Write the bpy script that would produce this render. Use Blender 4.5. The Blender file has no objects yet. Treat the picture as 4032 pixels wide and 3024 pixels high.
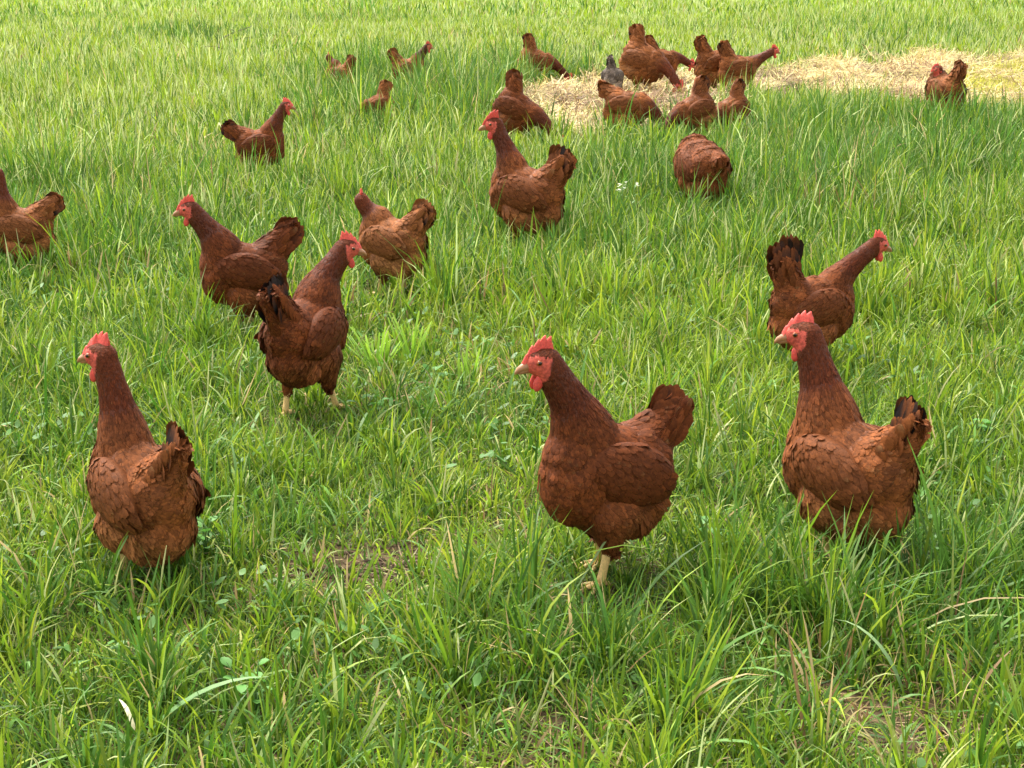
import bpy, math, random
import numpy as np
from mathutils import Matrix, Vector

# ------------------------------------------------------------------ camera, sky, sun, exposure
scene = bpy.context.scene
F_PX, W_PX, H_PX = 1600.0, 1024, 768
CAM_H = 1.22
PITCH = math.atan((384 + 51) / F_PX)
cd = bpy.data.cameras.new('camera'); cam = bpy.data.objects.new('camera', cd)
scene.collection.objects.link(cam); scene.camera = cam
cam.location = (0, 0, CAM_H)
cam.rotation_euler = (math.pi / 2 - PITCH, 0, 0)
cd.sensor_fit = 'HORIZONTAL'; cd.sensor_width = 36.0
cd.lens = 36.0 * F_PX / W_PX
cd.clip_start = 0.05; cd.clip_end = 1000

SUN_EL, SUN_AZ = 58.0, -38.0        # azimuth measured from +Y (away from the camera) towards +X
w = bpy.data.worlds.new('World'); scene.world = w; w.use_nodes = True
nt = w.node_tree; bg = nt.nodes['Background']
sky = nt.nodes.new('ShaderNodeTexSky'); sky.sky_type = 'NISHITA'; sky.sun_disc = False
sky.sun_elevation = math.radians(SUN_EL); sky.sun_rotation = math.radians(SUN_AZ)
sky.air_density = 1.0; sky.dust_density = 3.0; sky.ozone_density = 1.0
hs = nt.nodes.new('ShaderNodeHueSaturation'); hs.inputs['Saturation'].default_value = 0.07
nt.links.new(sky.outputs[0], hs.inputs['Color']); nt.links.new(hs.outputs[0], bg.inputs[0])
bg.inputs[1].default_value = 0.10
ld = bpy.data.lights.new('sun', 'SUN'); sun = bpy.data.objects.new('sun', ld)
scene.collection.objects.link(sun)
ld.energy = 1.5; ld.angle = math.radians(22); ld.color = (1.0, 0.94, 0.82)
_a, _e = math.radians(SUN_AZ), math.radians(SUN_EL)
sd = Vector((math.sin(_a) * math.cos(_e), math.cos(_a) * math.cos(_e), math.sin(_e)))
sun.rotation_euler = sd.to_track_quat('Z', 'Y').to_euler()
sun.location = (-3, 3, 8)
vs = scene.view_settings
vs.view_transform = 'Standard'; vs.look = 'None'; vs.gamma = 1.0; vs.use_curve_mapping = False
vs.exposure = 2.22
cy = scene.cycles
cy.max_bounces = 7; cy.diffuse_bounces = 3; cy.glossy_bounces = 2; cy.transmission_bounces = 4
cy.transparent_max_bounces = 10; cy.use_denoising = True
cy.caustics_reflective = False; cy.caustics_refractive = False
cy.sample_clamp_indirect = 4.0

# ------------------------------------------------------------------ helpers
R = np.random.RandomState(11)
col = scene.collection

def hash2(ix, iy, seed):
    n = (ix.astype(np.int64) * 374761393 + iy.astype(np.int64) * 668265263 + seed * 974711) & 0x7fffffff
    n = ((n ^ (n >> 13)) * 1274126177) & 0x7fffffff
    n = n ^ (n >> 16)
    return (n & 0xffff) / 65535.0

def noise2(x, y, scale, seed=0):
    x = np.asarray(x, float) / scale; y = np.asarray(y, float) / scale
    ix = np.floor(x); iy = np.floor(y); fx = x - ix; fy = y - iy
    fx = fx * fx * (3 - 2 * fx); fy = fy * fy * (3 - 2 * fy)
    a = hash2(ix, iy, seed); b = hash2(ix + 1, iy, seed)
    c = hash2(ix, iy + 1, seed); d = hash2(ix + 1, iy + 1, seed)
    return (a * (1 - fx) + b * fx) * (1 - fy) + (c * (1 - fx) + d * fx) * fy

def fbm(x, y, scale, seed=0):
    return (noise2(x, y, scale, seed) + .5 * noise2(x, y, scale * .47, seed + 7) + .25 * noise2(x, y, scale * .21, seed + 13)) / 1.75

def terrain(x, y):
    near = np.clip((np.asarray(y, float) - 1.0) / 2.0, 0, 1)
    return near * (0.05 * (fbm(x, y, 1.6, 3) - .5) + 0.02 * (noise2(x, y, .45, 9) - .5)) + 0.22 * (noise2(x, y, 14.0, 21) - .5) * np.clip((np.asarray(y, float) - 12) / 14, 0, 1)

def ray(px, py):
    dx = (px - 512) / F_PX; dz = -(py - 384) / F_PX
    cp, sp = math.cos(PITCH), math.sin(PITCH)
    return dx, cp + dz * sp, -sp + dz * cp      # forward=(0,cp,-sp), up=(0,sp,cp)

def P(px, py, z=0.0):
    dx, dy, dz = ray(px, py)
    t = (z - CAM_H) / dz
    return dx * t, dy * t

def arr_P(pts):
    return np.array([P(a, b) for a, b in pts])

def build(name, V, faces, mat, colors=None, parent=None, smooth=True, face_mats=None):
    """faces: list of int arrays, each (n, k)"""
    me = bpy.data.meshes.new(name)
    V = np.asarray(V, np.float32)
    me.vertices.add(len(V)); me.vertices.foreach_set('co', V.ravel())
    faces = [np.asarray(f, np.int32) for f in faces if len(f)]
    loops = np.concatenate([f.ravel() for f in faces])
    sizes = np.concatenate([np.full(len(f), f.shape[1], np.int32) for f in faces])
    starts = np.concatenate([[0], np.cumsum(sizes)[:-1]]).astype(np.int32)
    me.loops.add(len(loops)); me.loops.foreach_set('vertex_index', loops)
    me.polygons.add(len(sizes)); me.polygons.foreach_set('loop_start', starts)
    me.update(calc_edges=True)
    if smooth: me.polygons.foreach_set('use_smooth', np.ones(len(sizes), bool))
    for m in (mat if isinstance(mat, (list, tuple)) else [mat]): me.materials.append(m)
    if face_mats is not None: me.polygons.foreach_set('material_index', np.asarray(face_mats, np.int32))
    if colors is not None:
        ca = me.color_attributes.new('Col', 'FLOAT_COLOR', 'POINT')
        colors = np.asarray(colors); c4 = np.ones((len(V), 4), np.float32); c4[:, :colors.shape[1]] = colors
        ca.data.foreach_set('color', c4.ravel())
    me.validate()
    o = bpy.data.objects.new(name, me); col.objects.link(o)
    if parent is not None: o.parent = parent
    return o

class Acc:
    """collects pieces of one mesh"""
    def __init__(s): s.V = []; s.Q = []; s.T = []; s.C = []; s.n = 0; s.mq = []; s.mt = []
    def add(s, V, Q=None, T=None, C=None, m=0):
        V = np.asarray(V, float); s.V.append(V)
        C = np.asarray(C if C is not None else (1, 1, 1), float)
        C = np.broadcast_to(C, (len(V), C.shape[-1])); s.C.append(np.concatenate([C, np.ones((len(V), 4 - C.shape[1]))], 1))
        if Q is not None and len(Q): s.Q.append(np.asarray(Q) + s.n); s.mq.append(np.full(len(Q), m))
        if T is not None and len(T): s.T.append(np.asarray(T) + s.n); s.mt.append(np.full(len(T), m))
        s.n += len(V)
    def build(s, name, mat, parent=None, smooth=True):
        f = []; fm = []
        if s.Q: f.append(np.concatenate(s.Q)); fm.append(np.concatenate(s.mq))
        if s.T: f.append(np.concatenate(s.T)); fm.append(np.concatenate(s.mt))
        return build(name, np.concatenate(s.V), f, mat, np.concatenate(s.C), parent, smooth, np.concatenate(fm))

def tag(o, label=None, cat=None, group=None, kind=None):
    if label: o['label'] = label
    if cat: o['category'] = cat
    if group: o['group'] = group
    if kind: o['kind'] = kind
    return o

# ------------------------------------------------------------------ materials
def attr_mat(name, rough=.6, spec=.3, translucent=0.0, noise=0.0, nscale=60, sheen=0.0, bump=0.0, bscale=300, sss=0.0, fringe=False):
    m = bpy.data.materials.new(name); m.use_nodes = True
    n = m.node_tree; b = n.nodes['Principled BSDF']
    a = n.nodes.new('ShaderNodeAttribute'); a.attribute_name = 'Col'
    b.inputs['Roughness'].default_value = rough
    b.inputs['Specular IOR Level'].default_value = spec
    out = a.outputs['Color']
    if noise:
        tc = n.nodes.new('ShaderNodeTexCoord')
        no = n.nodes.new('ShaderNodeTexNoise'); no.inputs['Scale'].default_value = nscale; no.inputs['Detail'].default_value = 5
        n.links.new(tc.outputs['Object'], no.inputs['Vector'])
        mr = n.nodes.new('ShaderNodeMapRange'); mr.inputs[1].default_value = .3; mr.inputs[2].default_value = .7
        mr.inputs[3].default_value = 1 - noise; mr.inputs[4].default_value = 1 + noise
        n.links.new(no.outputs['Fac'], mr.inputs[0])
        mx = n.nodes.new('ShaderNodeVectorMath'); mx.operation = 'SCALE'
        n.links.new(out, mx.inputs[0]); n.links.new(mr.outputs[0], mx.inputs['Scale'])
        out = mx.outputs[0]
    if bump:
        tc = n.nodes.new('ShaderNodeTexCoord')
        no = n.nodes.new('ShaderNodeTexNoise'); no.inputs['Scale'].default_value = bscale; no.inputs['Detail'].default_value = 3
        n.links.new(tc.outputs['Object'], no.inputs['Vector'])
        bp = n.nodes.new('ShaderNodeBump'); bp.inputs['Strength'].default_value = bump; bp.inputs['Distance'].default_value = .002
        n.links.new(no.outputs['Fac'], bp.inputs['Height']); n.links.new(bp.outputs[0], b.inputs['Normal'])
    n.links.new(out, b.inputs['Base Color'])
    if sheen:
        b.inputs['Sheen Weight'].default_value = sheen; b.inputs['Sheen Roughness'].default_value = .5
        b.inputs['Sheen Tint'].default_value = (1, .75, .5, 1)
    if sss:
        b.inputs['Subsurface Weight'].default_value = sss; b.inputs['Subsurface Radius'].default_value = (.008, .002, .001)
    if fringe:      # vanes fray into loose barbs towards their edge
        tc = n.nodes.new('ShaderNodeTexCoord'); no = n.nodes.new('ShaderNodeTexNoise')
        no.inputs['Scale'].default_value = 900; no.inputs['Detail'].default_value = 2
        n.links.new(tc.outputs['Object'], no.inputs['Vector'])
        ad = n.nodes.new('ShaderNodeMath'); ad.operation = 'MULTIPLY_ADD'; ad.inputs[1].default_value = 2.2
        n.links.new(a.outputs['Alpha'], ad.inputs[0]); n.links.new(no.outputs['Fac'], ad.inputs[2])
        mr = n.nodes.new('ShaderNodeMapRange'); mr.inputs[1].default_value = .35; mr.inputs[2].default_value = 1.15
        n.links.new(ad.outputs[0], mr.inputs[0]); n.links.new(mr.outputs[0], b.inputs['Alpha'])
    if translucent:
        t = n.nodes.new('ShaderNodeBsdfTranslucent'); n.links.new(out, t.inputs['Color'])
        ms = n.nodes.new('ShaderNodeMixShader'); ms.inputs[0].default_value = translucent
        n.links.new(b.outputs[0], ms.inputs[1]); n.links.new(t.outputs[0], ms.inputs[2])
        n.links.new(ms.outputs[0], n.nodes['Material Output'].inputs['Surface'])
    return m

M_grass = attr_mat('grass_blade', .5, .28, translucent=.42)
M_straw = attr_mat('straw', .55, .35, translucent=.15)
M_feather = attr_mat('feather', .7, .12, noise=.30, nscale=190, bump=.25, bscale=500, fringe=True)
M_skin = attr_mat('bird_skin', .6, .25, noise=.42, nscale=210, bump=.8, bscale=420)
M_comb = attr_mat('comb_skin', .5, .35, noise=.25, nscale=260, bump=.5, bscale=700, sss=.25)
M_shank = attr_mat('yellow_scales', .5, .4, noise=.2, nscale=300, bump=.6, bscale=600)
M_horn = attr_mat('horn', .35, .5, noise=.12, nscale=300)
M_eye = attr_mat('eye', .08, .6)
M_leaf = attr_mat('leaf', .5, .35, translucent=.35, noise=.12, nscale=90)
M_petal = attr_mat('petal', .6, .3, translucent=.3)
M_bark = attr_mat('bark', .85, .15, noise=.3, nscale=80)

def ground_mat():
    m = bpy.data.materials.new('soil'); m.use_nodes = True
    n = m.node_tree; b = n.nodes['Principled BSDF']; b.inputs['Roughness'].default_value = .95
    b.inputs['Specular IOR Level'].default_value = .1
    tc = n.nodes.new('ShaderNodeTexCoord')
    a = n.nodes.new('ShaderNodeTexNoise'); a.inputs['Scale'].default_value = 22; a.inputs['Detail'].default_value = 8
    n.links.new(tc.outputs['Object'], a.inputs['Vector'])
    r = n.nodes.new('ShaderNodeValToRGB')
    r.color_ramp.elements[0].position = .3; r.color_ramp.elements[0].color = (.030, .020, .011, 1)
    r.color_ramp.elements[1].position = .7; r.color_ramp.elements[1].color = (.12, .085, .045, 1)
    n.links.new(a.outputs['Fac'], r.inputs[0])
    # green ground cover takes over farther out where single blades are no longer built
    c = n.nodes.new('ShaderNodeTexNoise'); c.inputs['Scale'].default_value = 3; c.inputs['Detail'].default_value = 10
    n.links.new(tc.outputs['Object'], c.inputs['Vector'])
    g = n.nodes.new('ShaderNodeValToRGB')
    g.color_ramp.elements[0].color = (.06, .12, .02, 1); g.color_ramp.elements[1].color = (.20, .27, .06, 1)
    n.links.new(c.outputs['Fac'], g.inputs[0])
    at = n.nodes.new('ShaderNodeAttribute'); at.attribute_name = 'Col'
    mx = n.nodes.new('ShaderNodeMix'); mx.data_type = 'RGBA'
    n.links.new(at.outputs['Fac'], mx.inputs['Factor'])
    n.links.new(r.outputs[0], mx.inputs[6]); n.links.new(g.outputs[0], mx.inputs[7])
    n.links.new(mx.outputs[2], b.inputs['Base Color'])
    bp = n.nodes.new('ShaderNodeBump'); bp.inputs['Distance'].default_value = .02; bp.inputs['Strength'].default_value = .8
    n.links.new(a.outputs['Fac'], bp.inputs['Height']); n.links.new(bp.outputs[0], b.inputs['Normal'])
    return m

# ------------------------------------------------------------------ places in the field
STRAW = arr_P([(515, 116), (545, 98), (596, 84), (680, 80), (750, 76), (860, 66), (950, 60), (1100, 52),
               (1110, 128), (1000, 118), (900, 114), (850, 103), (790, 98), (745, 108), (690, 122), (640, 141), (560, 143), (515, 133)])
YELLOW = arr_P([(948, 72), (1000, 64), (1110, 60), (1110, 112), (1000, 112), (955, 100)])

def inside(poly, x, y):
    r = np.zeros(len(x), bool); n = len(poly); j = n - 1
    for i in range(n):
        xi, yi = poly[i]; xj, yj = poly[j]
        c = ((yi > y) != (yj > y)) & (x < (xj - xi) * (y - yi) / (yj - yi + 1e-12) + xi)
        r ^= c; j = i
    return r

def in_poly(poly, x, y, jit=.2):
    jx = (noise2(x, y, .22, 31) - .5) * 2 * jit + (noise2(x, y, .8, 37) - .5) * jit * 2
    jy = (noise2(x, y, .22, 41) - .5) * 5 * jit + (noise2(x, y, .8, 47) - .5) * jit * 4
    return inside(poly, x + jx, y + jy)

# image position, radius (m), length factor, density factor, dryness
PATCH = [
    (402, 570, .10, .34, .12, .1), (310, 580, .075, .45, .25, .1), (350, 576, .06, .6, .5, .1),    # bare trodden soil between the front hens
    
    (300, 640, .22, .7, 1., .08),
    (540, 470, .35, .68, 1., .03),
    
    (880, 738, .11, .55, .45, .35),
    (862, 700, .09, .6, .6, .25),
    (960, 690, .08, .6, .6, .25),
    (560, 748, .10, .6, .6, .35),
    (150, 640, .2, .75, .9, .1),
    (420, 380, .5, .7, 1., .1),
    (480, 530, .25, .72, 1., .05),
]
TALL = [   # image position, radius, factor
    (412, 84, .9, 1.7), (345, 86, .7, 1.5), (372, 116, .6, 1.5), (545, 80, .7, 1.5), (470, 112, 1.5, 1.45), (560, 95, 1.2, 1.4), (900, 150, 1.3, 1.35), (980, 145, 1.3, 1.3), (690, 140, .5, 1.35), (628, 145, .4, 1.2),
    (980, 600, .3, 1.35), (900, 620, .25, 1.2), (260, 520, .16, 1.5), (240, 270, .5, 1.1), (60, 440, .35, 1.25), (200, 740, .3, 1.3), (520, 640, .2, 1.3), (640, 240, .6, 1.15), (40, 262, .5, 1.35), (140, 592, .12, 1.5), (860, 575, .12, 1.3), (690, 190, .8, 1.2), (820, 190, 1.0, 1.25), (130, 200, .8, 1.15), (205, 42, 1.3, 1.35), (150, 38, 1.0, 1.3), (90, 88, 1.0, 1.25), (345, 22, 1.6, 1.3), (30, 20, 1.6, 1.25), (590, 30, 1.5, 1.2), (880, 30, 2.0, 1.25), (930, 44, 1.2, 1.3), (300, 60, .7, 1.2),
    (420, 420, .2, 1.2), (640, 690, .25, 1.15), (620, 600, .16, 1.1),
]
_pp = [(*P(a, b), r, l, d, t) for a, b, r, l, d, t in PATCH]
_tt = [(*P(a, b), r, f) for a, b, r, f in TALL]

def field(x, y):
    """length factor, density factor, dryness at world points"""
    L = .35 + 1.35 * fbm(x, y, .55, 51)
    L *= .8 + .4 * noise2(x, y, 3.5, 57); L *= 1 + np.clip((np.asarray(y) - 14) / 10, 0, 1) * 1.1 * (fbm(x, y, 2.6, 58) - .5)
    D = np.ones(len(x)); T = np.clip(fbm(x, y, .5, 61) - .58, 0, 1) * .35
    wx = x + (noise2(x, y, .12, 71) - .5) * .16; wy = y + (noise2(x, y, .12, 73) - .5) * .16
    for px, py, r, l, d, t in _pp:
        g = np.exp(-(((wx - px) / r) ** 2 + ((wy - py) / (r * 1.3)) ** 2) ** 1.3)
        L *= 1 + (l - 1) * g; D *= 1 + (d - 1) * g; T += t * g
    B = np.zeros(len(x))
    for px, py, r, f in _tt:
        g = np.exp(-(((wx - px) / r) ** 2 + ((wy - py) / (r * 1.2)) ** 2))
        L *= 1 + (f - 1) * g; B += (f - 1) * 2 * g
    return L, D, T, np.clip(B, 0, 1)

# ------------------------------------------------------------------ hens
def ico(sub):
    import bmesh
    bm = bmesh.new(); bmesh.ops.create_icosphere(bm, subdivisions=sub, radius=1.0)
    bm.verts.ensure_lookup_table()
    V = np.array([v.co[:] for v in bm.verts]); T = np.array([[v.index for v in f.verts] for f in bm.faces])
    bm.free(); return V, T
ICO2, ICO3 = ico(2), ico(3)

def rotY(a):   # positive lifts +x towards +z
    c, s = math.cos(a), math.sin(a); return np.array([[c, 0, -s], [0, 1, 0], [s, 0, c]])
def rotZ(a):
    c, s = math.cos(a), math.sin(a); return np.array([[c, -s, 0], [s, c, 0], [0, 0, 1]])
def unit(v):
    v = np.asarray(v, float); return v / (np.linalg.norm(v, axis=-1, keepdims=True) + 1e-12)

def tube(acc, pts, rad, C, n=8, m=0, cap=True):
    pts = np.asarray(pts, float); k = len(pts)
    t = unit(np.gradient(pts, axis=0)); up = np.array([0.13, .97, .21])
    a = unit(np.cross(t, up)); b = np.cross(t, a)
    th = np.arange(n) * 2 * math.pi / n
    ring = pts[:, None] + np.asarray(rad)[:, None, None] * (np.cos(th)[None, :, None] * a[:, None] + np.sin(th)[None, :, None] * b[:, None])
    V = ring.reshape(-1, 3); Q = []
    for i in range(k - 1):
        for j in range(n):
            Q.append([i * n + j, i * n + (j + 1) % n, (i + 1) * n + (j + 1) % n, (i + 1) * n + j])
    T = []
    V = np.vstack([V, pts[0], pts[-1]])
    for j in range(n):
        T.append([k * n, (j + 1) % n, j]); T.append([k * n + 1, (k - 1) * n + j, (k - 1) * n + (j + 1) % n])
    acc.add(V, Q, T, C, m)

def feathers(acc, root, d, nrm, L, Wd, lift, C, tipC=None, tipw=None, curl=.09, rs=R, shape=0):
    soft = shape == 0
    """root,d,nrm (n,3); L,Wd,lift (n,); C (n,3). Small cambered leaf-shaped vanes laid like shingles."""
    n = len(root)
    if n == 0: return
    d = unit(d - nrm * np.sum(d * nrm, 1, keepdims=True)); s = np.cross(nrm, d)
    if shape == 0: U = np.array([0, .3, .62, .86, 1.0]); WW = np.array([.35, .85, 1.0, .72, .12])
    else: U = np.array([0, .25, .6, .88, 1.0]); WW = np.array([.35, .75, 1.0, .80, .12])
    k = len(U); V = np.empty((n, k, 3, 3)); CC = np.ones((n, k, 3, 4))
    rag = rs.uniform(.88, 1.10, (n, k, 2))
    for i in range(k):
        u = U[i]
        ctr = root + d * (L * u)[:, None] + nrm * (lift * u - (L * u) ** 2 / (2 * curl) + .0006)[:, None]
        hw = (Wd * .5 * WW[i])[:, None]
        V[:, i, 1] = ctr + nrm * (Wd * .09 * WW[i])[:, None]
        V[:, i, 0] = ctr - s * hw * rag[:, i, 0:1]; V[:, i, 2] = ctr + s * hw * rag[:, i, 1:2]
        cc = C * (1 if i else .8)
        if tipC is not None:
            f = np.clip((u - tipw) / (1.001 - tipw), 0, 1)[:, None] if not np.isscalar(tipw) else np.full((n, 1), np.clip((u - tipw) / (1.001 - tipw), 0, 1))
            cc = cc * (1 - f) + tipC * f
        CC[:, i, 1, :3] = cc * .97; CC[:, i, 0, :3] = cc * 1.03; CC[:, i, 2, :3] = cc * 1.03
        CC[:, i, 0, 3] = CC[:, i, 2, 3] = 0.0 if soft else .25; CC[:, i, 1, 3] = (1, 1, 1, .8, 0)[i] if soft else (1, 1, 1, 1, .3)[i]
    base = (np.arange(n) * k * 3)[:, None]
    Q = []
    for i in range(k - 1):
        for j in range(2):
            a = i * 3 + j
            Q.append(base + np.array([[a, a + 1, a + 4, a + 3]]))
    acc.add(V.reshape(-1, 3), np.concatenate(Q), None, CC.reshape(-1, 4))

def sample_tris(V, T, n, rs, wt=None):
    a, b, c = V[T[:, 0]], V[T[:, 1]], V[T[:, 2]]
    cr = np.cross(b - a, c - a); ar = np.linalg.norm(cr, axis=1)
    if wt is not None: ar = ar * wt
    idx = rs.choice(len(T), n, p=ar / ar.sum())
    u = rs.rand(n); v = rs.rand(n); m = u + v > 1; u[m] = 1 - u[m]; v[m] = 1 - v[m]
    p = a[idx] + (b - a)[idx] * u[:, None] + (c - a)[idx] * v[:, None]
    return p, unit(cr[idx]), idx

def make_hen(loc, heading, scale, label, cat_group='rust brown hens grazing across the pasture',
             bp=8, head=(.105, 0, .395), hyaw=0, hpitch=-8, neck_up=1.0, tail=50, tail_len=1.0, tail_fan=26, tail_tip=.6,
             tone=1.0, lod=0, legs=(.02, -.03), seed=1, grey=False, width=1.0, plump=1.0, hip=.187, ruffle=0.0, neck_dark=1.0,
             twin_tail=0.0, tbase=1.0, comb=1.0, light_tail=0.0):
    rs = np.random.RandomState(seed * 7 + 3)
    width = width * rs.uniform(.95, 1.05); nth = rs.uniform(.94, 1.07)
    Cc = np.array([0, 0, hip]); RB = rotY(math.radians(bp))
    def B(x, y, z): return Cc + RB @ np.array([x, y * width, z])
    H = np.array(head, float)
    RH = rotZ(math.radians(hyaw)) @ rotY(math.radians(hpitch))
    ell = []     # centre, rot, semi axes
    for c, s in (((0, 0, 0), (.100, .078, .088)), ((.048, 0, -.006), (.070, .070, .088)), ((.066, 0, .024), (.052, .056, .068)),
                 ((-.062, 0, .014), (.074, .070, .076)), ((-.078, 0, -.034), (.060, .064, .058)), ((-.055, 0, -.066), (.062, .064, .046)), ((-.012, 0, -.045), (.084, .070, .062))):
        s = np.array(s) * np.array([.97, width, 1]) * plump * 1.01
        ell.append((B(*c), RB, s))
    ta_ = math.radians(np.clip(tail - bp, 12, 82)); TB0 = np.array([-.070, 0, .036]); TB1 = TB0 + np.array([-.022 - .055 * math.cos(ta_), 0, .014 + .072 * math.sin(ta_)])
    for t in np.linspace(0, 1, 8):
        q = TB0 * (1 - t) + TB1 * t
        ell.append((B(*q), RB, np.array([1, .8 - .3 * t, 1]) * (.060 * (1 - t) + .037 * t * tbase)))
    hocks = []
    for sgn, st in ((1, legs[0]), (-1, legs[1])):
        a = B(-.005, .043 * sgn, -.055); b = np.array([st * .6 - .005, .041 * sgn * width, .078])
        for t in np.linspace(0, 1, 8):
            r = .046 * (1 - t) + .015 * t
            ell.append((a * (1 - t) + b * t, np.eye(3), np.array([1.12, .85, 1]) * r))
        hocks.append(b)
    # neck: bezier from inside the breast to the head
    P0 = B(.030, 0, .015); P1 = B(.100, 0, .055)
    if neck_up > 0: P1 = B(.066, 0, .065) + np.array([0, 0, .045]) * neck_up
    inc = unit(H - P1 + np.array([.0, 0, .05]) * neck_up)
    P2 = H - inc * .08 - RH @ np.array([.012, 0, 0])
    P3 = H - RH @ np.array([.006, 0, 0.004])
    tt = np.linspace(0, 1, 22)
    bz = ((1 - tt) ** 3)[:, None] * P0 + (3 * tt * (1 - tt) ** 2)[:, None] * P1 + (3 * tt ** 2 * (1 - tt))[:, None] * P2 + (tt ** 3)[:, None] * P3
    br = np.interp(tt, [0, .25, .5, .75, .92, 1], [.068, .054, .0375, .0305, .029, .027]) * nth 
    tan = unit(np.gradient(bz, axis=0))
    for c, r in zip(bz, br): ell.append((c, np.eye(3), np.array([1, .93 * (.5 + .5 * width), 1]) * r))
    ell.append((H, RH, np.array([.034, .0215, .0245])))
    ell.append((H + RH @ np.array([.017, 0, -.005]), RH, np.array([.017, .0125, .0125])))
    Vs, Ts, off = [], [], 0
    for c, rot, s in ell:
        Vs.append((ICO2[0] * s) @ rot.T + c); Ts.append(ICO2[1] + off); off += len(ICO2[0])
    tmp = build('tmp', np.concatenate(Vs), [np.concatenate(Ts)], M_skin)
    m = tmp.modifiers.new('r', 'REMESH'); m.mode = 'VOXEL'; m.voxel_size = (.0048, .0065, .0085)[lod]
    m2 = tmp.modifiers.new('s', 'SMOOTH'); m2.factor = .5; m2.iterations = (9, 6, 4)[lod]
    dg = bpy.context.evaluated_depsgraph_get(); me = bpy.data.meshes.new_from_object(tmp.evaluated_get(dg))
    nv = len(me.vertices); V = np.empty(nv * 3, np.float32); me.vertices.foreach_get('co', V); V = V.reshape(-1, 3).astype(float)
    Qd = np.array([p.vertices[:] for p in me.polygons if len(p.vertices) == 4])
    bpy.data.objects.remove(tmp); bpy.data.meshes.remove(me)
    # which way the plumage lies, and which region each point belongs to
    def region(p):
        dn = np.linalg.norm(p[:, None] - bz[None], axis=2); rn = dn / br[None]
        j = np.argmin(rn, 1); t = tt[j]
        nk = np.clip((t - .16) / .2, 0, 1) * np.clip((1.4 - rn[np.arange(len(p)), j]) / .25, 0, 1)
        ph = (p - H) @ RH
        hd = (np.linalg.norm(ph / np.array([.036, .0245, .027]), axis=1) < 1.25) | (t > .96)
        face = hd & (ph[:, 0] > -.008) & (ph[:, 2] < .0125 + .004 * (ph[:, 0] > .004)) & (ph[:, 2] > -.03) & (ph[:, 0] + .3 * ph[:, 2] > -.006)
        pb = (p - Cc) @ RB
        return nk, hd, face, pb, tan[j], t
    def flow(p, nk, pb, tn):
        side = np.zeros_like(p)
        side[:, 0] = -1.0; side[:, 2] = -.28 - .9 * np.clip(pb[:, 0] / .12, 0, 1) - .5 * np.clip(-pb[:, 2] / .08, 0, 1)
        side[:, 2] += np.clip((-pb[:, 0] - .07) / .05, 0, 1) * np.clip((pb[:, 2] - .0) / .04, 0, 1) * 1.1
        side = side @ RB.T
        low = np.clip((hip - .055 - p[:, 2]) / .03, 0, 1)[:, None]
        side = side * (1 - low) + np.array([-.25, 0, -1.0]) * low
        return unit(side) * (1 - nk)[:, None] + (-tn + np.array([0, 0, -.15])) * nk[:, None]
    rust = np.array([.150, .043, .0115]) * tone; dark = np.array([.085, .0200, .0068]) * (.55 + .45 * tone) / neck_dark
    fluff = np.array([.195, .068, .021]) * tone; pale = np.array([.36, .18, .075]) * tone; blk = np.array([.0045, .004, .004])
    k_ = max(tone, .8) ** .55; rust = rust * np.array([1, k_, k_ ** 1.6]); fluff = fluff * np.array([1, k_, k_ ** 1.6])
    if grey:
        rust = np.array([.16, .125, .10]); dark = np.array([.05, .045, .045]); fluff = np.array([.26, .21, .16]); pale = np.array([.36, .28, .19])
    nk, hd, face, pb, tn, t = region(V)
    cb = rust[None] * (1 - nk)[:, None] + dark[None] * nk[:, None]
    cb[hd] = dark * 1.0; cb[face] = np.array([.50, .085, .055])
    acc = Acc(); acc.add(V, Qd, None, cb, 0)
    yel = np.array([.74, .50, .20])
    for sgn, st, hk in ((1, legs[0], hocks[0]), (-1, legs[1], hocks[1])):
        ft = np.array([st, .041 * sgn * width, .012])
        pts = [hk * (1 - q) + ft * q for q in np.linspace(-.12, 1, 7)]
        tube(acc, pts, [.0098, .0092, .0080, .0074, .0072, .0078, .0085], yel, 9, 1)
        for ang, ln in ((0, .05), (32, .042), (-32, .042), (176, .022)):
            a = math.radians(ang); dv = np.array([math.cos(a), math.sin(a), 0])
            tp = [ft + dv * ln * q + np.array([0, 0, .004 * math.sin(q * 3.1) - .006 * q]) for q in (0, .3, .6, .85, 1.0)]
            tube(acc, tp, [.0058, .0048, .0042, .003, .001], yel * .95, 6, 1)
    body = acc.build('hen', [M_skin, M_shank])
    tag(body, label, 'hen', cat_group)
    if grey: body['group'] = cat_group
    body.location = loc; body.rotation_euler = (0, 0, math.radians(heading)); body.scale = (scale,) * 3
    # ---- plumage
    n = (14500, 7000, 2600)[lod]; fs = (.74, .95, 1.3)[lod]
    Tm = np.concatenate([Qd[:, :3], Qd[:, [0, 2, 3]]])
    cen = V[Tm].mean(1); nkt, hdt, fct, pbt, _, tq = region(cen)
    wt = np.where(fct, 0, 1.0) * (1 + 1.4 * nkt) * np.where(hdt, 3.0, 1)
    p, nr, _ = sample_tris(V, Tm, n, rs, wt)
    nk, hd, face, pb, tn, t = region(p)
    d = flow(p, nk, pb, tn)
    d = unit(d); s = np.cross(nr, d)
    fl = np.clip((-pb[:, 2] - .015) / .03, 0, 1) * np.clip((.05 - pb[:, 0]) / .06, 0, 1) * (1 - nk)
    d = d + s * (rs.normal(0, .13, n) + rs.normal(0, .12, n) * fl)[:, None]
    L = .024 + .008 * rs.rand(n) - .006 * np.clip(pb[:, 0] / .1, 0, 1); Wd = .0155 + .003 * rs.rand(n)
    back = np.clip((-pb[:, 0] - .02) / .08, 0, 1) * np.clip((pb[:, 2] - .01) / .05, 0, 1) * (1 - nk)
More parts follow.
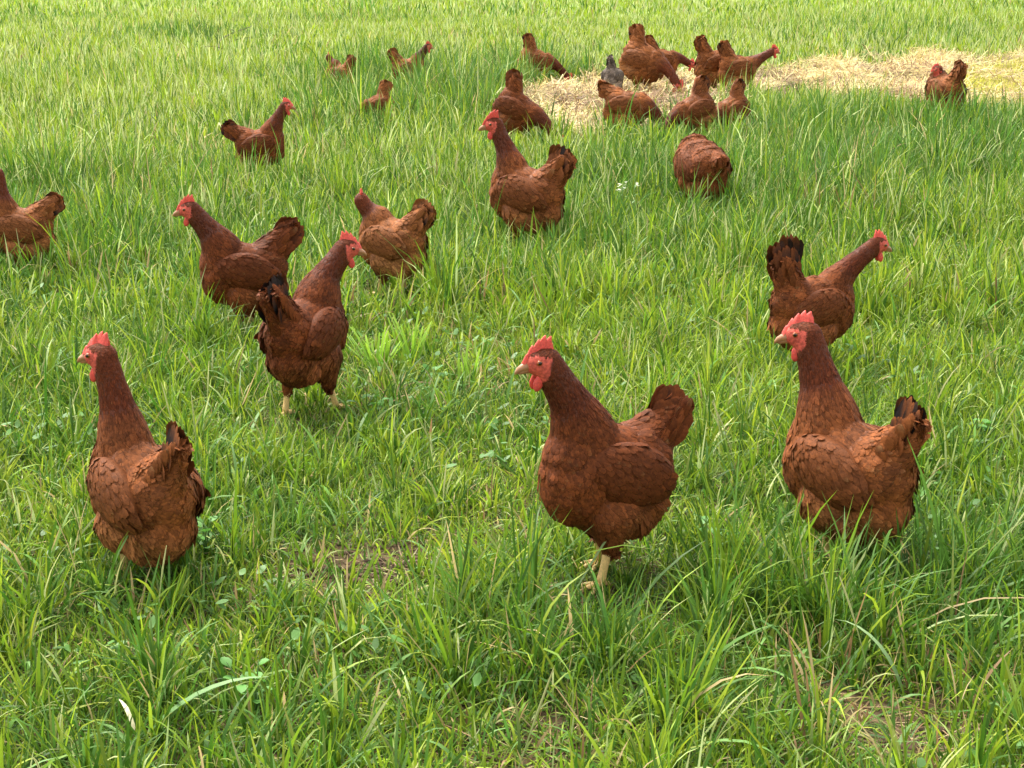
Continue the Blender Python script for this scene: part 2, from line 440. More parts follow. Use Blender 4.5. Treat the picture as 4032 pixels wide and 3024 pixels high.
    L = L * (1 + .15 * back); Wd = Wd * (1 + .0 * back)
    L = L * (1 - nk) + nk * (.026 - .016 * np.clip((t - .5) / .4, 0, 1)); Wd = Wd * (1 - nk) + nk * (.0075 - .0035 * np.clip((t - .5) / .4, 0, 1))
    L[hd] = .007; Wd[hd] = .0042
    L = L * (1 + .25 * fl); Wd = Wd * (1 - .35 * fl)
    lift = L * (.05 + .06 * rs.rand(n) - .03 * back + .05 * fl * rs.rand(n) + ruffle * rs.rand(n)) ; lift = np.where(nk > .5, L * .11 * rs.rand(n), lift)
    lift[hd] = .0006
    L *= fs; Wd *= fs
    mott = .66 + .68 * rs.rand(n)
    big = .66 + .68 * noise2(p[:, 0] + seed, p[:, 2] + p[:, 1] * .7, .038, seed)
    C = rust[None] * (1 - fl)[:, None] + fluff[None] * fl[:, None]
    nkc = np.clip(nk * 1.25, 0, 1) * np.clip((t - .25) / .3, .35, 1)
    C = C * (1 - nkc)[:, None] + dark[None] * nkc[:, None]
    C = C * (mott * big)[:, None]
    C[hd] = dark * mott[hd][:, None] * 1.1
    pl = rs.rand(n) < (.06 + .10 * back + .08 * fl)
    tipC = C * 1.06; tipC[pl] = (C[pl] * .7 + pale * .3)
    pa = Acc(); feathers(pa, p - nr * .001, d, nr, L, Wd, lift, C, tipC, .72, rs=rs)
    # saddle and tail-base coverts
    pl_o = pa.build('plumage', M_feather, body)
    # ---- wings
    for sgn in (1, -1):
        wa = Acc(); wc = B(-.012, .059 * sgn, .012)
        RW = RB @ rotY(math.radians(6)) @ rotZ(math.radians(-5 * sgn))
        WV = (ICO3[0] * np.array([.086, .030 * plump, .054])) @ RW.T + wc
        wa.add(WV, None, ICO3[1], rust * .75)
        nw = (620, 380, 200)[lod]
        pw, nw_, _ = sample_tris(WV, ICO3[1], nw, rs)
        lw = (pw - wc) @ RW
        k = (lw[:, 1] * sgn > .004)
        pw, nw_, lw = pw[k], nw_[k], lw[k]; nn = len(pw)
        q = np.clip((-lw[:, 0] + .06) / .15, 0, 1)
        dw = np.stack([-np.ones(nn), np.zeros(nn), -.38 + .0 * q], 1) @ RW.T
        dw = dw + np.array([0, 0, 1]) * rs.normal(0, .09, nn)[:, None]
        Lw = (.022 + .026 * q) * fs; Ww = (.015 + .003 * q) * fs
        Cw = (rust * (.97 - .12 * 1))[None] * (.84 + .32 * rs.rand(nn))[:, None] * (1 - .25 * q)[:, None]
        tc = Cw * 1.15; pk = rs.rand(nn) < .08; tc[pk] = Cw[pk] * .6 + pale * .4
        feathers(wa, pw, dw, nw_, Lw, Ww, Lw * .08, Cw, tc, .75, curl=.11, rs=rs)
        # flight feathers folded along the lower edge
        m_ = 11
        for i in range(m_):
            f = i / (m_ - 1)
            rt = wc + RW @ np.array([.030 - .066 * f, sgn * (.028 - .014 * abs(f - .4)), -.030 + .034 * f])
            dr = RW @ np.array([-1, -.24 * sgn, -.16 + .34 * f]); nr1 = unit(RW @ np.array([-.05, sgn, -.25 + .35 * f]))
            c1 = rust * (.62 + .4 * rs.rand()) * (.85 if i % 2 else 1.05)
            feathers(wa, rt[None], dr[None], nr1[None], np.array([.052 + .010 * rs.rand()]), np.array([.0165]), np.array([.004]), c1[None], (c1 * 1.35)[None], .7, curl=.30, rs=rs, shape=1)
        wa.build('wing', M_feather, body)
    # ---- tail
    ta = Acc(); tr = B(*(TB0 * .35 + TB1 * .65))
    for rowi, (cnt, Lr, wd) in enumerate(((6, .094 + .02 * (tbase < 1), .031 * tbase), (6, .084, .029 * tbase), (5, .066, .026 * tbase))):
        for sgn in (1, -1):
            for i in range(cnt):
                f = i / (cnt - 1) - .5                       # -.5 lowest feather, .5 topmost
                el0 = math.radians(tail); el = el0 + math.radians(f * tail_fan * .85 + rs.normal(0, 1.3) - 3 * rowi)
                dr = np.array([-math.cos(el), sgn * (.05 - .10 * f + .03 * rowi + twin_tail), math.sin(el)])
                perp = np.array([math.sin(el0), 0, math.cos(el0)])
                rt = tr + perp * (.040 * f * tbase) + np.array([0, sgn * (.003 + .005 * rowi + .004 * (.5 - f)), 0]) - np.array([-math.cos(el0), 0, math.sin(el0)]) * .012 * rowi
                nn1 = unit(np.array([0, sgn, 0]) + perp * .30)
                rim = rust * (.8 + .5 * rs.rand())
                core = (blk * (1 + 1.5 * rs.rand()) if rs.rand() < .35 + .5 * tail_tip else rust * .4 + blk) if rowi == 0 else (rust * .55 + blk * .4 if rowi == 1 else rust * (.75 + .4 * rs.rand()))
                if rs.rand() < light_tail: core = rust * (.8 + .3 * rs.rand())
                if rowi == 1 and rs.rand() < tail_tip * .5: core = blk * 2
                if rowi == 2 and rs.rand() < tail_tip - 1: core = blk * 2
                if rs.rand() < (tail_tip - .5) * .6 and rowi == 0: rim = blk * 2 + rust * .15
                Lf = Lr * tail_len * rs.uniform(.93, 1.04) * (1 - .35 * abs(f) ** 1.5)
                feathers(ta, rt[None], dr[None], nn1[None], np.array([Lf]), np.array([wd]), np.array([.003 * (1 + rowi)]), core[None], rim[None], .78, curl=.5, rs=rs, shape=1)
                cc = ta.C[-1].reshape(5, 3, 4)[:, :, :3]
                if rs.rand() < .8: cc[1:, 0 if rs.rand() < .7 else 2] = rim * .85
    # rust coverts round the base
    nc = (170, 110, 60)[lod]
    q = rs.rand(nc); an = rs.uniform(-1.9, 1.9, nc)
    base = np.array([B(*(TB0 * (1 - a) + TB1 * a)) for a in q])
    rad = (.050 * (1 - q) + .030 * q * tbase)
    nv_ = np.stack([np.cos(an) * .35, np.sin(an), np.cos(an)], 1) @ RB.T
    el = math.radians(tail - 8)
    dv = np.array([-math.cos(el), 0, math.sin(el)]) + rs.normal(0, .08, (nc, 3))
    Cv = rust[None] * (.7 + .6 * rs.rand(nc))[:, None]; tcv = Cv * 1.25; pk = rs.rand(nc) < .12; tcv[pk] = pale * .6
    feathers(ta, base + unit(nv_) * rad[:, None] * .8, dv, unit(nv_), .050 * min(1, tail_len + .05) * np.ones(nc), .021 * np.ones(nc), .002 + .004 * rs.rand(nc), Cv, tcv, .75, rs=rs)
    ta.build('tail', M_feather, body)
    # ---- comb, wattles, beak, eyes
    if comb:
        ca = Acc(); xs = np.linspace(.036, -.020, 33)
        u = (xs[0] - xs) / (xs[0] - xs[-1])
        bas = np.interp(xs, [-.020, 0, .012, .024, .036], [.0215, .0235, .0205, .0135, .003])
        top = .0025 + .0098 * comb * np.interp(u, [0, .2, .5, .8, .93, 1], [.05, .28, .72, 1.0, .8, .25])
        teeth = np.abs(np.sin(u * math.pi * 5.0)) ** 1.3 * .0085 * comb * np.interp(u, [0, .3, .85, 1], [.35, .9, 1, .4]); xt = -.006 * teeth / .0085
        zt = bas + top + teeth
        lean = rs.uniform(-.25, .25)
        rows = []
        for hgt in (0, .5, .85, 1.0):
            z = bas - .004 + (zt - bas + .004) * hgt
            y = lean * (z - bas) + .0012 * np.sin(u * 17)
            rows.append((z, y, (.0042, .0030, .0020, .0006)[(0, .5, .85, 1.0).index(hgt)]))
        k = len(xs); V2 = []
        for z, y, th in rows:
            V2.append(np.stack([xs + xt * (z - bas) / .02, y + th, z], 1))
        for z, y, th in rows[::-1]:
            V2.append(np.stack([xs + xt * (z - bas) / .02, y - th, z], 1))
        V2 = np.concatenate(V2); Q2 = []
        for r_ in range(7):
            for i in range(k - 1): Q2.append([r_ * k + i, r_ * k + i + 1, (r_ + 1) * k + i + 1, (r_ + 1) * k + i])
        for r_ in range(3):
            for e in (0, k - 1): Q2.append([r_ * k + e, (r_ + 1) * k + e, (6 - r_) * k + e, (7 - r_) * k + e])
        ca.add(V2 @ RH.T + H, Q2, None, np.array([.66, .085, .060]))
        ca.build('comb', M_comb, body)
    for sgn in (1, -1):
        wv = Acc(); a = (ICO2[0] * np.array([.0095, .0035, .015])); a[:, 0] += a[:, 2] * -.25; a[a[:, 2] > 0, 0] *= .8
        wv.add((a + np.array([.014, .0080 * sgn, -.031])) @ RH.T + H, None, ICO2[1], np.array([.62, .075, .055]))
        b_ = ICO2[0] * np.array([.006, .0025, .0075])
        wv.add((b_ + np.array([-.008, .0185 * sgn, -.015])) @ RH.T + H, None, ICO2[1], np.array([.62, .09, .06]))
        wv.build('wattle', M_comb, body)
        ey = Acc(); e0 = ICO3[0].copy(); cc = np.tile(np.array([.26, .07, .012]), (len(e0), 1)); cc[np.abs(e0[:, 1]) > .76] = (.004, .004, .004)
        ey.add((e0 * np.array([.0048, .0032, .0045]) + np.array([.0130, .0186 * sgn, .0040])) @ RH.T + H, None, ICO3[1], cc)
        ey.build('eye', M_eye, body)
    ba = Acc(); pts = [np.array([x, 0, z]) @ RH.T + H for x, z in ((.026, -.002), (.035, -.003), (.043, -.0055), (.048, -.009), (.0505, -.0125))]
    tube(ba, pts, [.0088, .0070, .0050, .0028, .0005], np.array([.34, .16, .07]), 10)
    pts = [np.array([x, 0, z]) @ RH.T + H for x, z in ((.024, -.008), (.033, -.0090), (.040, -.0105), (.045, -.0120))]
    tube(ba, pts, [.0068, .0048, .0034, .0008], np.array([.30, .14, .06]), 10)
    ba.build('beak', M_horn, body)
    return body

HENS = []
def hen_at(px, py, top_px, heading, label, **kw):
    """feet at image position (px,py); top_px = image height of the highest point used to find its real size"""
    x, y = P(px, py); z = float(terrain(x, y))
    x, y = P(px, py, z)
    topz = kw.pop('topz', None); clear = kw.pop('clear', 0)
    sc = kw.pop('sc', None)
    if sc is None:
        dx, dy, dz = ray(px, top_px); H = CAM_H + dz * (y / dy) - z
        ref = topz if topz else kw.get('head', (.105, 0, .395))[2] + .044
        sc = H / ref
    print('HEN', label[:40], 'scale %.2f' % sc, 'at %.2f %.2f' % (x, y))
    kw.setdefault('lod', 0 if y < 4.9 else (1 if y < 9 else 2))
    kw['seed'] = len(HENS) + 1
    o = make_hen((x, y, z - .006), heading, sc, label, **kw)
    HENS.append((x, y, sc, clear)); return o

UP = dict(head=(.115, 0, .385))
hen_at(145, 576, 333, 132, 'upright hen at the front left showing her back, black tail tips curling over it',
       head=(.070, .02, .40), hip=.168, hyaw=28, hpitch=-6, tail=72, tail_len=.8, tail_tip=1, tail_fan=16, tbase=.62, width=.92, legs=(.0, .03), bp=10, tone=1.16)
hen_at(600, 577, 324, 214, 'hen walking in the front middle, dark folded wing, yellow shanks showing',
       head=(.115, -.01, .40), hyaw=-12, hpitch=-6, tail=60, tail_fan=24, light_tail=.7, tail_len=.85, legs=(.03, -.03), bp=12, tone=.84, hip=.194, clear=1)
hen_at(839, 561, 313, 130, 'plump hen at the front right looking left, largest one on that side',
       head=(.088, .02, .40), comb=.85, hip=.178, hyaw=40, hpitch=-8, tail=78, tail_fan=16, tail_len=.75, tail_tip=1, tbase=.62, legs=(.0, -.12), bp=10, plump=1.0, width=.96, tone=1.12)
hen_at(311, 413, 234, 62, 'hen walking away with an upright black tail and one bare yellow leg, looking right',
       head=(.115, -.04, .395), hyaw=-48, hpitch=-10, tail=78, tail_fan=26, tail_len=1.0, tail_tip=1.8, legs=(-.05, .05), bp=10, hip=.208, tone=.8, clear=1)
hen_at(243, 333, 191, 192, 'dark mahogany hen left of centre, looking left with a tall serrated comb',
       head=(.135, -.01, .372), hyaw=-4, hpitch=-10, tail=50, tail_fan=24, bp=2, tone=.75)
hen_at(391, 294, 190, 150, 'lighter hen with her face turned away, standing above the black tailed walking hen',
       head=(.100, .02, .330), hyaw=-60, hpitch=0, tail=58, tail_fan=22, light_tail=.8, bp=4, tone=1.42, clear=1, comb=.8, topz=.36)
hen_at(524, 250, 110, 150, 'big upright hen in mid field with a large red comb, looking left',
       head=(.100, .02, .40), hyaw=40, hpitch=-8, tail=68, tail_fan=28, bp=8, tone=1.1, comb=1.25)
hen_at(699, 213, 138, 110, 'rounded hen bent into the grass with her head out of sight, right of centre',
       head=(.15, .0, .13), hyaw=10, hpitch=-70, neck_up=0, tail=8, tail_fan=12, tail_len=.5, light_tail=.9, lod=0, bp=14, plump=1.16, sc=1.24, tone=.95)
hen_at(812, 370, 231, 22, 'hen with a large upright tail leaning right, just behind the front right hen',
       head=(.19, -.01, .355), hyaw=-4, hpitch=-14, neck_up=.3, tail=84, tail_fan=28, tail_tip=1.0, tail_len=1.35, bp=2, tone=.95, plump=1.05)
hen_at(264, 182, 96, 4, 'hen facing right alone in the upper left, black tail low and neck straight up',
       head=(.125, 0, .385), hyaw=4, hpitch=-8, tail=34, tail_fan=24, bp=4, tone=.9, tail_tip=1.6)
hen_at(22, 276, 150, 178, 'hen cut off by the left edge of the picture, her tail to the right',
       head=(.07, 0, .40), hyaw=0, tail=40, tail_fan=20, tail_len=.9, bp=0, tone=1.3, sc=1.0)
hen_at(340, 96, 54, 150, 'far hen turned away, head left and dark tail right, leftmost of the distant hens',
       head=(.10, .01, .33), hyaw=-50, tail=72, tail_fan=18, bp=4, tone=1.35, topz=.35)
hen_at(411, 94, 40, 6, 'far hen sunk in tall grass, only pale tail and dark head showing',
       head=(.135, 0, .36), hyaw=0, hpitch=-12, tail=60, tail_fan=16, bp=2, tone=1.3, light_tail=.7, neck_dark=1.8)
hen_at(378, 129, 88, 192, 'hen with only her rump showing above tall grass, left of the big upright hen',
       head=(.21, 0, .06), hpitch=-60, neck_up=0, tail=45, tail_fan=14, light_tail=.9, bp=-26, sc=.88, tone=1.35)
hen_at(537, 88, 41, -2, 'hen sloping down right, head buried in grass behind the left end of the straw',
       head=(.22, 0, .08), hpitch=-60, neck_up=0, tail=72, tail_fan=14, light_tail=.6, bp=-22, sc=1.25, tone=1.3)
hen_at(519, 146, 82, -28, 'hen pecking at the straw just behind the big upright hen',
       head=(.23, 0, .05), hpitch=-60, neck_up=0, tail=82, tail_fan=14, light_tail=.3, bp=-34, sc=1.22, tone=.9)
hen_at(613, 100, 62, 68, 'small grey speckled hen with a pointed black tail, pecking at the straw',
       cat_group='rust brown hens grazing across the pasture', head=(.20, 0, .05), hpitch=-60, neck_up=0, tail=78, tail_fan=16, bp=-12, grey=True, sc=1.0)
hen_at(662, 88, 36, 8, 'hen mostly hidden behind the large ruffled hen',
       head=(.20, -.02, .17), hpitch=-35, neck_up=0, tail=60, tail_fan=20, light_tail=.8, bp=-10, sc=1.25, tone=1.25)
hen_at(644, 95, 32, -34, 'large ruffled hen with her tail high, pecking on the straw heap',
       head=(.215, .0, .07), hpitch=-62, neck_up=0, tail=80, tail_fan=22, light_tail=.9, bp=-24, sc=1.5, tone=1.3, ruffle=.25, plump=1.06)
hen_at(715, 94, 41, 22, 'hen half hidden behind the hen whose red face is raised on the straw',
       head=(.20, 0, .12), hpitch=-50, neck_up=0, tail=62, tail_fan=22, light_tail=.5, bp=-6, sc=1.35, tone=1.25)
hen_at(738, 98, 45, 14, 'hen crouching forward on the straw with her red face raised to the right',
       head=(.235, 0, .30), hpitch=-10, hyaw=0, neck_up=0, tail=62, tail_fan=20, light_tail=.4, bp=-8, sc=1.3, tone=1.25)
hen_at(692, 143, 80, 208, 'hen feeding down to the left at the straw edge, centre of the three in front',
       head=(.22, 0, .05), hpitch=-60, neck_up=0, tail=58, tail_fan=16, tail_tip=.8, bp=-26, sc=1.12, tone=1.1)
hen_at(730, 139, 78, 214, 'rightmost of three hens feeding at the near straw edge, short black tail',
       head=(.20, 0, .05), hpitch=-60, neck_up=0, tail=58, tail_fan=16, tail_tip=1, bp=-26, sc=1.02, tone=1.2)
hen_at(628, 140, 88, -14, 'leftmost of three hens feeding at the near straw edge, back nearly level',
       head=(.22, 0, .05), hpitch=-60, neck_up=0, tail=14, tail_fan=18, tail_len=.7, light_tail=.9, bp=-8, sc=1.18, tone=1.25)
hen_at(941, 127, 69, 112, 'lone hen on the far right end of the straw, tail standing beside her head',
       head=(.03, .03, .31), comb=.5, hyaw=75, hpitch=-25, neck_up=.6, tail=75, tail_fan=18, bp=4, tone=1.25, topz=.31, hip=.20)

# ------------------------------------------------------------------ ground
def make_ground():
    xs = np.concatenate([np.linspace(-400, -24, 20), np.arange(-22, 22.1, .25), np.linspace(24, 400, 20)])
    ys = np.concatenate([np.linspace(-60, 0, 7), np.arange(.4, 16, .12), np.arange(16, 60, .5), np.linspace(64, 700, 24)])
    X, Y = np.meshgrid(xs, ys); x, y = X.ravel(), Y.ravel()
    z = terrain(x, y); nx, ny = len(xs), len(ys)
    i = np.arange((ny - 1) * (nx - 1)); r, c = i // (nx - 1), i % (nx - 1)
    a = r * nx + c; Q = np.stack([a, a + 1, a + nx + 1, a + nx], 1)
    g = np.clip((y - 14) / 20, 0, 1)
    o = build('ground', np.stack([x, y, z], 1), [Q], ground_mat(), np.repeat(g[:, None], 3, 1))
    tag(o, kind='structure', label='green pasture soil under the grass')
make_ground()

# ------------------------------------------------------------------ blades
def blades(x, y, L, wd, lean_az, lean, bend, C, tipC, segs, z0=None, twist=None, wprof=None):
    """ribbons: root (x,y), length, width, direction and angle of lean from vertical, extra bend along the blade"""
    n = len(x); k = segs + 1
    u = np.linspace(0, 1, k)
    th = lean[:, None] + bend[:, None] * (u[None, :] ** 1.3)          # angle from vertical
    ds = (L / segs)[:, None]
    hx = np.concatenate([np.zeros((n, 1)), np.cumsum(np.sin((th[:, 1:] + th[:, :-1]) / 2) * ds, 1)], 1)
    hz = np.concatenate([np.zeros((n, 1)), np.cumsum(np.cos((th[:, 1:] + th[:, :-1]) / 2) * ds, 1)], 1)
    hz = np.maximum(hz, .004 + .004 * u[None, :])
    ca, sa = np.cos(lean_az), np.sin(lean_az)
    tw = R.uniform(-1.2, 1.2, n) if twist is None else twist
    z = terrain(x, y) - .004 if z0 is None else z0
    cx = x[:, None] + hx * ca[:, None]; cyy = y[:, None] + hx * sa[:, None]; cz = z[:, None] + hz
    # width axis: horizontal, across the lean, turned by a twist
    wa = lean_az + math.pi / 2 + tw
    prof = np.array([.75, 1.0, .95, .8, .55, .3])[:k] if wprof is None else wprof
    prof = np.interp(u, [0, .25, .55, .8, 1], [.7, 1, .92, .6, .05]) if wprof is None else wprof
    hw = (wd * .5)[:, None] * prof[None]
    ox = np.cos(wa)[:, None] * hw; oy = np.sin(wa)[:, None] * hw
    V = np.empty((n, k, 2, 3), np.float32)
    V[:, :, 0, 0] = cx - ox; V[:, :, 0, 1] = cyy - oy; V[:, :, 0, 2] = cz
    V[:, :, 1, 0] = cx + ox; V[:, :, 1, 1] = cyy + oy; V[:, :, 1, 2] = cz + hw * .25
    CC = np.empty((n, k, 2, 3), np.float32)
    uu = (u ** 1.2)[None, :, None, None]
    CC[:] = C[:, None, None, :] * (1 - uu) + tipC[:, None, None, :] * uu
    b = (np.arange(n) * k * 2)[:, None]
    Q = np.concatenate([b + np.array([[2 * i, 2 * i + 1, 2 * i + 3, 2 * i + 2]]) for i in range(segs)])
    return V.reshape(-1, 3), Q, CC.reshape(-1, 3)

def join(parts):
    V, Q, C, off = [], [], [], 0
    for v, q, c in parts:
        V.append(v); Q.append(q + off); C.append(c); off += len(v)
    return np.concatenate(V), [np.concatenate(Q)], np.concatenate(C)

G_YEL = np.array([.250, .350, .026]); G_MID = np.array([.135, .240, .016]); G_DEEP = np.array([.045, .118, .012])
G_BLUE = np.array([.085, .195, .032]); G_PALE = np.array([.38, .46, .19]); TAN = np.array([.50, .40, .20]); BROWN = np.array([.22, .14, .07])

def grass_color(x, y, n, T, B=0):
    pal = np.stack([G_YEL, G_MID, G_DEEP, G_BLUE, G_PALE])
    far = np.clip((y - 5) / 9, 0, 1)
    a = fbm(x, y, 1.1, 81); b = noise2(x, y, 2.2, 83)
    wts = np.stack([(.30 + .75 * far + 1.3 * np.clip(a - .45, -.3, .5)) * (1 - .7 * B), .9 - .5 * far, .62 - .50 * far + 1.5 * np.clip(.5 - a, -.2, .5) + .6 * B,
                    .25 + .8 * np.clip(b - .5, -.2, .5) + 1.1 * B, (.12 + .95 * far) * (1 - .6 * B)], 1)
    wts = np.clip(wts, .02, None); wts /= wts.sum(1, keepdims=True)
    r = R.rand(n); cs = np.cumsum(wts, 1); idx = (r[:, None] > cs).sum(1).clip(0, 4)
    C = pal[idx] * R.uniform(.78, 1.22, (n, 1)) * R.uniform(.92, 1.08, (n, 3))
    dry = R.rand(n) < (.010 + .35 * np.clip(T, 0, 1))
    C[dry] = TAN * R.uniform(.55, 1.1, (dry.sum(), 1))
    br = R.rand(n) < .25 * np.clip(T, 0, 1); C[br] = BROWN * R.uniform(.6, 1.4, (br.sum(), 1))
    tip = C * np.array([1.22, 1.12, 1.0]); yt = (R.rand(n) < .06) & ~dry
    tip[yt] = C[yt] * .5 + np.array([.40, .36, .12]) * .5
    return C, tip

def scatter(y0, y1, dens, pad=.9):
    half = lambda yy: .345 * yy + pad
    area = (y1 - y0) * (half(y0) + half(y1)); n = int(area * dens)
    y = R.uniform(y0, y1, int(n * 1.6)); keep = R.rand(len(y)) < half(y) / half(y1)
    y = y[keep][:n]; x = R.uniform(-1, 1, len(y)) * half(y)
    return x, y

def hen_short(x, y):
    """grass trampled and short under each hen; tells blades how long they may be"""
    lim = np.full(len(x), 9.0)
    for hx, hy, s, cl in HENS:
        d = np.hypot(x - hx, (y - hy)); lim = np.where(d < .115 * s, np.minimum(lim, .085 * s), lim)
        if cl: lim = np.where((np.abs(x - hx) < .13) & (y < hy + .03) & (y > hy - .32), np.minimum(lim, .034), lim)
    return lim

def straw_mask(x, y):
    return in_poly(STRAW, x, y)

parts_grass = []
def lay(y0, y1, dens, Lm, Ls, wd, segs, leanr, bendr, clump=None, drymul=1.0, pad=.9, sparse_straw=.11):
    x, y = scatter(y0, y1, dens, pad); n = len(x)
    az = R.uniform(0, 2 * math.pi, n)
    if clump:
        cr, cn = clump               # radius, members per clump
        m = n // cn; cx, cyy = x[:m], y[:m]
        idx = R.randint(0, m, n); rr = np.abs(R.normal(0, cr, n)); az = R.uniform(0, 2 * math.pi, n)
        x = cx[idx] + rr * np.cos(az); y = cyy[idx] + rr * np.sin(az)
        keyL = .75 + .5 * R.rand(m)[idx]; tilt = R.normal(0, .12, (m, 2))[idx]
    else: keyL = np.ones(n)
    Lf, Df, T, Bl = field(x, y)
    keep = R.rand(n) < Df
    st = straw_mask(x, y); yl = in_poly(YELLOW, x, y, .2)
    keep &= ~st | (R.rand(n) < sparse_straw) | (yl & (R.rand(n) < .8))
    x, y, az, Lf, T, Bl, keyL, yl, st = (a[keep] for a in (x, y, az, Lf, T, Bl, keyL, yl, st)); n = len(x)
    L = Lm * (1 + Ls * R.normal(0, 1, n)).clip(.3, 1.9) * Lf * keyL
    L = np.where(st, L * .45, L); L = np.minimum(L, hen_short(x, y))
    lean = np.abs(R.normal(0, leanr, n)).clip(0, 1.35); bend = np.abs(R.normal(0, bendr, n))
    flop = R.rand(n) < .06; bend[flop] += R.uniform(.8, 2.2, flop.sum())
    flat = T > .3; lean = np.where(flat & (R.rand(n) < .6), R.uniform(.9, 1.4, n), lean)
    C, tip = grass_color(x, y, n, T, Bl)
    if yl.any():
        k = yl.sum(); C[yl] = np.array([.52, .50, .08]) * R.uniform(.7, 1.2, (k, 1)); tip[yl] = C[yl] * 1.1
    W_ = wd * R.uniform(.55, 1.35, n)
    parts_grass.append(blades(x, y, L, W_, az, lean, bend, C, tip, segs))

# near: fine under-layer, leafy layer, clumps with radiating blades
lay(1.7, 5.2, 14000, .048, .38, .0036, 3, .85, .8)
lay(1.7, 5.2, 4300, .082, .38, .0044, 4, .58, .9)
lay(1.7, 5.2, 2000, .122, .28, .0056, 5, .40, .9, clump=(.022, 24))
lay(5.2, 9.5, 4600, .078, .35, .0066, 3, .55, .8)
lay(5.2, 9.5, 1700, .140, .25, .0066, 4, .26, .7, clump=(.03, 18))
lay(9.5, 16, 1500, .10, .30, .0100, 3, .32, .6)
lay(9.5, 16, 380, .16, .2, .0095, 3, .22, .6, clump=(.05, 14))
lay(16, 30, 430, .14, .3, .017, 2, .3, .5, pad=1.5)
lay(30, 62, 110, .18, .3, .032, 2, .3, .5, pad=2.5)
# a few wide pale floppy leaves
def wide_leaves():
    x, y = scatter(1.8, 6.5, 70); n = len(x); Lf, Df, T, B_ = field(x, y); ok = ~straw_mask(x, y) & (hen_short(x, y) > 5)
    x, y, Lf = x[ok], y[ok], Lf[ok]; n = len(x)
    C = np.array([.13, .25, .06]) * R.uniform(.7, 1.3, (n, 1)); tip = C * 1.3
    parts_grass.append(blades(x, y, R.uniform(.10, .20, n) * Lf, R.uniform(.006, .0095, n), R.uniform(0, 6.28, n), R.uniform(.2, .9, n), R.uniform(.5, 2.0, n), C, tip, 6))
wide_leaves()
V, F, C = join(parts_grass)
print('GRASS verts', len(V))
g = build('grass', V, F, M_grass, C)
tag(g, 'long green pasture grass covering the field', 'grass', kind='stuff')
del V, F, C, parts_grass

# seed stalks standing above the sward
def stalks():
    parts = []
    x, y = scatter(1.9, 9, 9.0); n = len(x); st = straw_mask(x, y); ok = ~st & (hen_short(x, y) > 5)
    x, y = x[ok], y[ok]; n = len(x)
    L = R.uniform(.14, .27, n); az = R.uniform(0, 6.28, n); lean = np.abs(R.normal(0, .18, n)); bend = np.abs(R.normal(0, .35, n))
    C = np.tile(np.array([.16, .24, .07]), (n, 1)) * R.uniform(.8, 1.2, (n, 1)); tip = np.tile(np.array([.42, .42, .20]), (n, 1))
    prof = np.array([1, 1, 1, 1, 1.0, 1.8, 1.6, .7])
    parts.append(blades(x, y, L, np.full(n, .0020), az, lean, bend, C, tip, 7, wprof=prof, twist=np.zeros(n)))
    parts.append(blades(x, y, L, np.full(n, .0020), az, lean, bend, C, tip, 7, wprof=prof, twist=np.full(n, 1.5)))
    V, F, C = join(parts); tag(build('seed_grass', V, F, M_grass, C), 'thin seeding grass stalks standing above the sward', 'grass', kind='stuff')
stalks()

# crumbs of trodden soil in the bare hollow
def clods():
    acc = Acc(); V0, T0 = ICO2
    for px, py, cnt, rx, ry in ((402, 570, 170, .11, .11), (330, 578, 90, .16, .06), (880, 738, 70, .14, .10)):
        cx, c_y = P(px, py)
        for i in range(cnt):
            x = cx + R.normal(0, rx * .6); y = c_y + R.normal(0, ry * .6); s_ = R.uniform(.003, .013) * R.uniform(.5, 1)
            z = float(terrain(np.array([x]), np.array([y]))[0])
            v = V0 * s_ * np.array([1, R.uniform(.7, 1.2), R.uniform(.45, .8)]) * R.uniform(.75, 1.25, (len(V0), 1)); c, sn = math.cos(i), math.sin(i)
            acc.add(v + np.array([x, y, z]), None, T0, np.array([.060, .038, .022]) * R.uniform(.6, 1.5))
    tag(acc.build('soil_crumbs', M_bark), 'dark crumbled soil in the bare hollow', 'soil', kind='stuff')
clods()

# low broad leaves between the blades
def leafy_cover():
    x, y = scatter(1.8, 6.0, 240); n = len(x); m = fbm(x, y, .35, 121) > .56; ok = m & ~straw_mask(x, y)
    x, y = x[ok], y[ok]; n = len(x)
    C = np.array([.085, .20, .035]) * R.uniform(.7, 1.35, (n, 1)); prof = np.array([.15, .75, 1.0, .8, .1])
    V, F, C = join([blades(x, y, R.uniform(.02, .04, n), R.uniform(.010, .019, n), R.uniform(0, 6.28, n), R.uniform(.8, 1.3, n), R.uniform(-.2, .6, n), C, C, 4, z0=terrain(x, y) + R.uniform(.015, .055, n), wprof=prof, twist=np.zeros(n))])
    tag(build('ground_leaves', V, F, M_leaf, C), 'small broad weed leaves mixed into the grass', 'weeds', kind='stuff')
leafy_cover()

